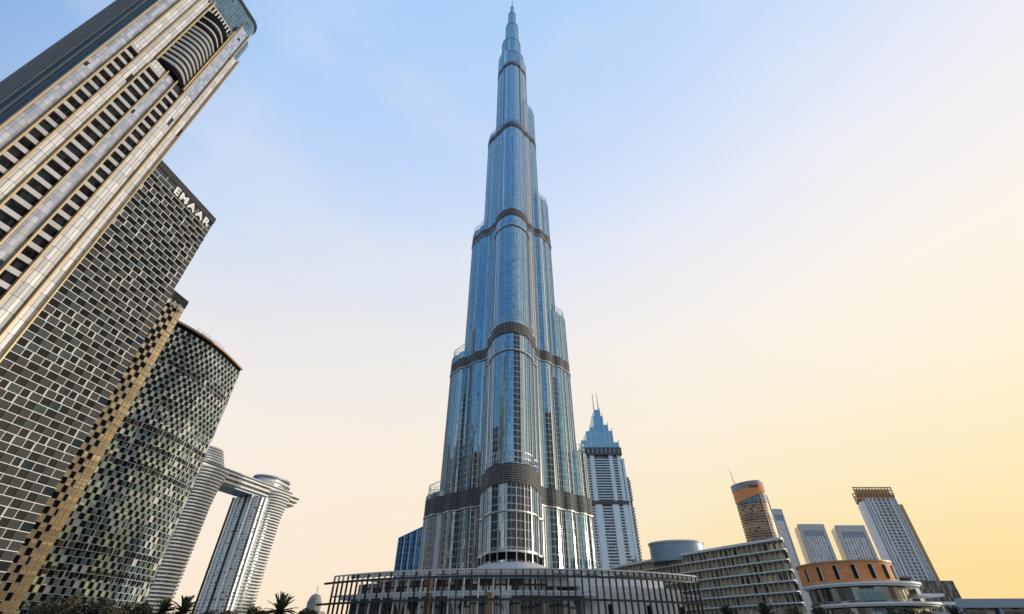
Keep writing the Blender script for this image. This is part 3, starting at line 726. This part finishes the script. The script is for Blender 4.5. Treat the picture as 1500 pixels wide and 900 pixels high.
# ================================================================== TERRACOTTA ROUND BLOCK
tr = thing('restaurant_building', (99, 160, 0), 'rounded terracotta block with slit windows above white disc terraces', 'building')
TC = (105.2, 163)
mb = MB(); mb.prism(ell(*TC, 13.0, 12.6, 0, 48), 16.7, 21.8, 0, 1); top = mb.build('terracotta_drum', [M['terracotta'], M['grey']], tr)
mb = MB(); mb.prism(ell(*TC, 13.3, 12.9, 0, 48), 21.8, 22.2, 0); mb.build('parapet', M['bronze'], top)
for k in range(9):
    a = R(-172 + k * 20.5); x, y = TC[0] + 13.0 * math.cos(a), TC[1] + 12.6 * math.sin(a)
    mb = MB(); mb.box((x, y, 19.2), (.9, .5, 3.5), (-math.sin(a), math.cos(a))); w = mb.build('slit_window', M['darkpane'], top)
    mb = MB(); x2, y2 = TC[0] + 13.12 * math.cos(a + .045), TC[1] + 12.72 * math.sin(a + .045); mb.box((x2, y2, 19.2), (.25, .6, 3.7), (-math.sin(a), math.cos(a))); mb.build('window_reveal', M['offwhite'], w)
def disc_roof(cx, cy, a, b, z, th, name, mat):
    mb = MB(); mb.prism(ell(cx, cy, a - .6, b - .6, 0, 56), z, z + th * .45); mb.prism(ell(cx, cy, a, b, 0, 56), z + th * .45 + .003, z + th); return mb.build(name, mat, tr)
disc_roof(107.5, 162, 16, 14.5, 15.6, .9, 'terrace_roof', M['white'])
mb = MB(); mb.prism(ell(106, 162, 13.2, 12, 0, 48), 11.6, 15.3, 0); mb.build('glass_wall', M['podglass'], tr)
disc_roof(109, 161, 16.8, 15, 10.6, .9, 'terrace_roof', M['white'])
mb = MB(); mb.prism(ell(107, 161, 13.2, 12, 0, 48), 0, 10.3, 0); mb.build('glass_wall', M['podglass'], tr)
for k in range(5):
    a = R(-118 + k * 6); 
    mb = MB(); mb.box((106 + 13.3 * math.cos(a), 162 + 12.1 * math.sin(a), 13.4), (1.3, .3, 2.8), (-math.sin(a), math.cos(a))); mb.build('window', M['teal'], tr)
    mb = MB(); mb.box((107 + 13.3 * math.cos(a), 161 + 12.1 * math.sin(a), 8.0), (1.3, .3, 3.2), (-math.sin(a), math.cos(a))); mb.build('window', M['teal'], tr)
# stepped white terrace canopies to its right
for x, z, w in ((122, 13.6, 8), (125, 11.6, 7), (124, 9.2, 9), (126, 7.2, 9)):
    mb = MB(); mb.box((x, 158, z), (w, 8, .6), (1, .05)); mb.build('canopy', M['white'], tr)
for x in (123, 127):
    mb = MB(); mb.bar((x, 158, 0), (x, 158, 11.6), .25, 8); mb.build('column', M['white'], tr)

dk = thing('annex_building', (128, 190, 0), 'dark blank annex block between the disc terraces and the low grey hall', 'building')
mb = MB(); mb.prism([(121, 186), (146, 190), (166, 214), (136, 210)], 0, 21.5, 0, 1); mb.build('wall', [M['dgrey'], M['grey']], dk)
mb = MB(); mb.prism([(120.6, 185.4), (146.5, 189.5), (166.5, 214.5), (136, 210.5)], 21.5, 22.1); mb.build('roof', M['grey'], dk)

lo = thing('exhibition_hall', (110, 125, 0), 'low hall with a broad blue-grey fascia at the right edge', 'building')
mb = MB(); mb.prism([(100.5, 121), (150, 119), (150, 150), (126.5, 152)], 0, 8.6, 0); mb.build('glass_wall', M['podglass'], lo)
mb = MB(); mb.prism([(99.5, 119.8), (152, 117.6), (152, 151), (127.5, 153)], 8.6, 10.3, 0); mb.build('roof', M['bluegrey'], lo)
for x in (100.3, 109, 118):
    mb = MB(); mb.box((x, 120.2, 4.3), (.6, .6, 8.6)); mb.build('column', M['bluegrey'], lo)

# ================================================================== BLUE GLASS BLOCK, DOME
bb = thing('glass_office', (-80, 400, 0), 'deep blue glass block with a sloping roofline, left of the tall tower', 'building')
mb = MB(); mb.prism([(-92, 400), (-60, 396), (-60, 425), (-92, 425)], 0, lambda p: 71 + (p[0] + 92) * .42, 0); mb.build('glass_wall', M['blueglass'], bb)
mb = MB()
for k in range(6): mb.box((-91.5 + k * 5, 399.4 - k * .62, 35 + k), (.5, .7, 70 + k * 2))
mb.build('vertical_fin', M['cyan'], bb)
dm = thing('domed_tower', (-187, 500, 0), 'small distant sandstone tower with a domed cap and finial', 'tower')
mb = MB(); mb.prism(rect(-196, -178, 496, 514), 0, 27, 0); mb.build('wall', M['kerb'], dm)
mb = MB(); mb.prism(ell(-187, 505, 6.5, 6.5, 0, 12), 27, 35, 0); mb.build('turret', M['kerb'], dm)
mb = MB()
for k in range(5):
    r0, r1 = 5.8 * math.cos(k / 5 * 1.5), 5.8 * math.cos((k + 1) / 5 * 1.5); z0, z1 = 35 + 6 * math.sin(k / 5 * 1.5), 35 + 6 * math.sin((k + 1) / 5 * 1.5)
    A, B = ell(-187, 505, r0, r0, 0, 14), ell(-187, 505, r1, r1, 0, 14)
    for j in range(14): mb.face([(*A[j], z0), (*A[(j + 1) % 14], z0), (*B[(j + 1) % 14], z1), (*B[j], z1)])
mb.bar((-187, 505, 40), (-187, 505, 47), .3, 5); mb.build('dome', M['kerb'], dm)

# ================================================================== PODIUM PAVILION WITH CURVED SCREEN
pv = thing('podium_pavilion', (0, 145, 0), 'low curved podium pavilion of dark glass and white fascias behind the bar screen', 'building')
C0, R0 = (1.0, 226.0), 91.0
def arc(r, a0, a1, n): return [(C0[0] + r * math.sin(R(a0 + (a1 - a0) * k / n)), C0[1] - r * math.cos(R(a0 + (a1 - a0) * k / n))) for k in range(n + 1)]
AE = 35.5
def ring(mb, r0, r1, a0, a1, z0, z1, n=48, mi=0):
    mb.prism(arc(r1, a0, a1, n) + arc(r0, a1, a0, n), z0, z1, mi)
mb = MB(); ring(mb, 60, 84, -AE, AE, 0, 12.3); mb.build('glass_wall', M['podglass'], pv)
mb = MB(); ring(mb, 60, 88, -AE, 12, 12.3, 13.3); mb.build('terrace_slab', M['white'], pv)
mb = MB(); ring(mb, 62, 82, -AE, 8, 13.3, 16.6); mb.build('upper_glazing', M['fritted'], pv)
mb = MB(); ring(mb, 60, 86, -AE + 6, 10, 16.6, 17.3); mb.build('roof_slab', M['offwhite'], pv)
mb = MB(); ring(mb, 62, 86.5, 12, AE - 1, 0, 14.8); mb.build('white_wall', M['white'], pv)
mb = MB(); ring(mb, 62, 84, 6, AE - 4, 14.8, 17.0); mb.build('roof_slab', M['offwhite'], pv)
for a, rr in ((-21, 87.2), (-10.5, 87.2), (-1.8, 87.6), (13, 87.6)):
    p = arc(rr, a, a, 1)[0]; m = MB()
    m.bar((p[0], p[1], 0), (p[0], p[1], 9.4), .5, 10); m.bar((p[0], p[1], 9.4), (p[0], p[1], 12.3), .5, 10, 0, 2.0); m.build('tree_column', M['white'], pv)
for a in (-15.2, -4.4):
    p = arc(88.3, a, a, 1)[0]; m = MB(); m.bar((p[0], p[1], 0), (p[0], p[1], 17.0 if a < -10 else 13.2), .75, 10); m.build('copper_column', M['bronze'], pv)
for k in range(7):
    a = 17 + k * 2.7; p = arc(86.6, a, a, 1)[0]; m = MB(); m.box((p[0], p[1], 7.4 - (k % 3)), (1.3, .3, 6.5 - 2 * (k % 3)), (math.cos(R(a)), math.sin(R(a)))); m.build('window', M['darkpane'], pv)

scn = thing('bar_screen', (0, 135, 0), 'curved open screen of dark vertical bars and rails round the podium', 'screen')
for z, w, r, e, m in ((18.0, .3, 91, 0, 'offwhite'), (16.3, .5, 91.6, 2.2, 'dgrey'), (11.2, .5, 91.8, 3.2, 'dgrey'), (13.0, .4, 90.6, 0, 'offwhite')):
    mb = MB(); ring(mb, r - .3, r + .3, -AE - e, AE + (e * .3), z - w / 2, z + w / 2); mb.build('rail', M[m], scn)
mb = MB(); ring(mb, 89.2, 90.6, -AE + 4, AE, 17.2, 17.9); mb.build('coping', M['white'], scn)
for k in range(59):
    a = -AE + k * 2 * AE / 58; p = arc(91, a, a, 1)[0]
    m = MB(); m.box((p[0], p[1], 9.0), (.3, .5, 18), (math.cos(R(a)), math.sin(R(a)))); m.build('post', M['dgrey'] if a > 0 or a < -30 or k % 2 else M['offwhite'], scn)

# ================================================================== PLANTING
def leaf_cloud(mb, c, rx, rz, n, size, rng):
    c = Vector(c)
    for _ in range(n):
        while True:
            d = Vector((rng.uniform(-1, 1), rng.uniform(-1, 1), rng.uniform(-1, 1)))
            if .25 < d.length < 1: break
        p = c + Vector((d.x * rx, d.y * rx, d.z * rz)); a = rng.uniform(0, 6.3); t = rng.uniform(-1, 1)
        x = Vector((math.cos(a), math.sin(a), t * .6)).normalized() * size * rng.uniform(.6, 1.3); y = x.orthogonal().normalized() * size * rng.uniform(.3, .55)
        q = x.normalized().cross(y); y = (y * math.cos(a * 3) + q * math.sin(a * 3))
        mb.face([p - x, p - y, p + x, p + y])
def bush_tree(x, y, h, w, mat, label, seed, name='tree', cat='tree', group=None):
    rng = random.Random(seed); t = thing(name, (x, y, 0), label, cat, group)
    tr_ = MB(); tr_.bar((x, y, 0), (x, y, h * .45), .16, 7, 0, .1)
    cr = MB()
    for k in range(13):
        a = rng.uniform(0, 6.3); r = rng.uniform(.1, .8) * w; z = h * rng.uniform(.4, .9)
        tr_.bar((x, y, h * .35), (x + math.cos(a) * r, y + math.sin(a) * r, z), .07, 5, 0, .03)
        leaf_cloud(cr, (x + math.cos(a) * r, y + math.sin(a) * r, z), w * rng.uniform(.3, .5), h * rng.uniform(.12, .2), 210, .24, rng)
    tr_.build('trunk', M['bark'], t); cr.build('crown', M[mat], t); return t
def palm(x, y, h, r, label, seed, group='date palms'):
    rng = random.Random(seed); t = thing('palm_tree', (x, y, 0), label, 'palm', group)
    m = MB(); m.bar((x, y, 0), (x + .2, y, h), .26, 8, 0, .2); m.build('trunk', M['bark'], t)
    m = MB()
    for k in range(64):
        a = rng.uniform(0, 6.3); el = rng.uniform(-.5, 1.45); L = r * rng.uniform(.8, 1.1)
        P = []; d = Vector((math.cos(a) * math.cos(el), math.sin(a) * math.cos(el), math.sin(el))); p = Vector((x + .2, y, h))
        for j in range(9): P.append(p.copy()); p = p + d * L / 8; d = (d + Vector((0, 0, -.085))).normalized()
        for j in range(8):
            m.bar(P[j], P[j + 1], .05, 3)
            side = d.cross(Vector((0, 0, 1))); side = side.normalized() if side.length > .01 else Vector((1, 0, 0))
            dirn = (P[j + 1] - P[j]).normalized()
            for q in range(3):
                b = P[j].lerp(P[j + 1], q / 3)
                for sg in (-1, 1):
                    e = b + (side * sg * .55 + dirn * .75 + Vector((0, 0, .1))) * r * .27 * (1 - .06 * j); wv = dirn.cross(e - b).normalized().cross(e - b).normalized() * .09
                    m.face([b - wv, b + wv, e])
    m.build('fronds', M['palm'], t); return t
LY = 80
def spot(px, py, Y): v = at(px, py, Y); return v.x, v.y, v.z
for i, (px, py, Y, w, mat, lab) in enumerate((
        (70, 876, 82, 3.2, 'leafdark', 'dark rounded tree at the left corner, before the lettered tower'),
        (105, 872, 84, 3.4, 'leafbrown', 'reddish olive tree, tallest of the bushy row at lower left'),
        (150, 878, 85, 3.2, 'leafdark', 'dark bushy tree right of the reddish olive tree'),
        (188, 882, 84, 2.8, 'leafbrown', 'low brownish tree before the foot of the curved tower'),
        (222, 886, 86, 2.4, 'leafdark', 'small dark tree just left of the paired palms'))):
    x, y, z = spot(px, py, Y); bush_tree(x, y, z, w, mat, lab, i + 3)
for i, (px, py, Y, r, lab) in enumerate(((240, 885, 92, 2.6, 'left palm of the close pair before the twin towers'), (271, 882, 92, 2.9, 'right palm of the close pair before the twin towers'),
        (412, 880, 95, 3.4, 'wide palm standing alone left of the podium'), (1062, 893, 100, 2.5, 'palm with pale fronds under the louvred office'), (1118, 890, 100, 2.8, 'palm at the right foot of the louvred office'), (1395, 893, 96, 2.2, 'palm before the dark annex block'))):
    x, y, z = spot(px, py, Y); palm(x, y, z - r * .55, r * .9, lab, i + 20)
for i, (px, py, Y, w, mat, lab) in enumerate((
        (305, 890, 88, 2.0, 'leafdark', 'low shrub between the palm pair and the twin tower foot'),
        (335, 892, 88, 1.8, 'leafbrown', 'brownish shrub under the right leg of the twin towers'),
        (367, 888, 90, 1.8, 'leafdark', 'upright spiky shrub left of the lone palm'),
        (385, 893, 90, 1.6, 'leafdark', 'small shrub touching the lone palm'),
        (448, 893, 92, 2.0, 'leafdark', 'shrub below the small domed tower'),
        (1160, 888, 95, 2.2, 'leafbrown', 'olive shrub at the left foot of the disc terraces'),
        (1195, 888, 95, 2.2, 'leaf', 'green shrub before the lower disc terrace, left one'),
        (1232, 892, 95, 2.2, 'leafbrown', 'olive shrub below the middle of the disc terraces'),
        (1310, 888, 95, 2.2, 'leaf', 'green shrub below the right end of the disc terraces'),
        (1352, 894, 95, 1.8, 'leafbrown', 'olive shrub below the white canopies'))):
    x, y, z = spot(px, py, Y); bush_tree(x, y, z, w, mat, lab, i + 60, 'shrub', 'shrub')
hd = MB(); rng = random.Random(5)
for k in range(60): leaf_cloud(hd, (-104 + k * 1.05, 84 + rng.uniform(-1.5, 1.5), 2.6), 1.5, 2.3, 90, .2, rng)
tag(hd.build('hedge', M['leafdark']), 'long dark hedge filling the bottom left edge', 'hedge', kind='stuff')
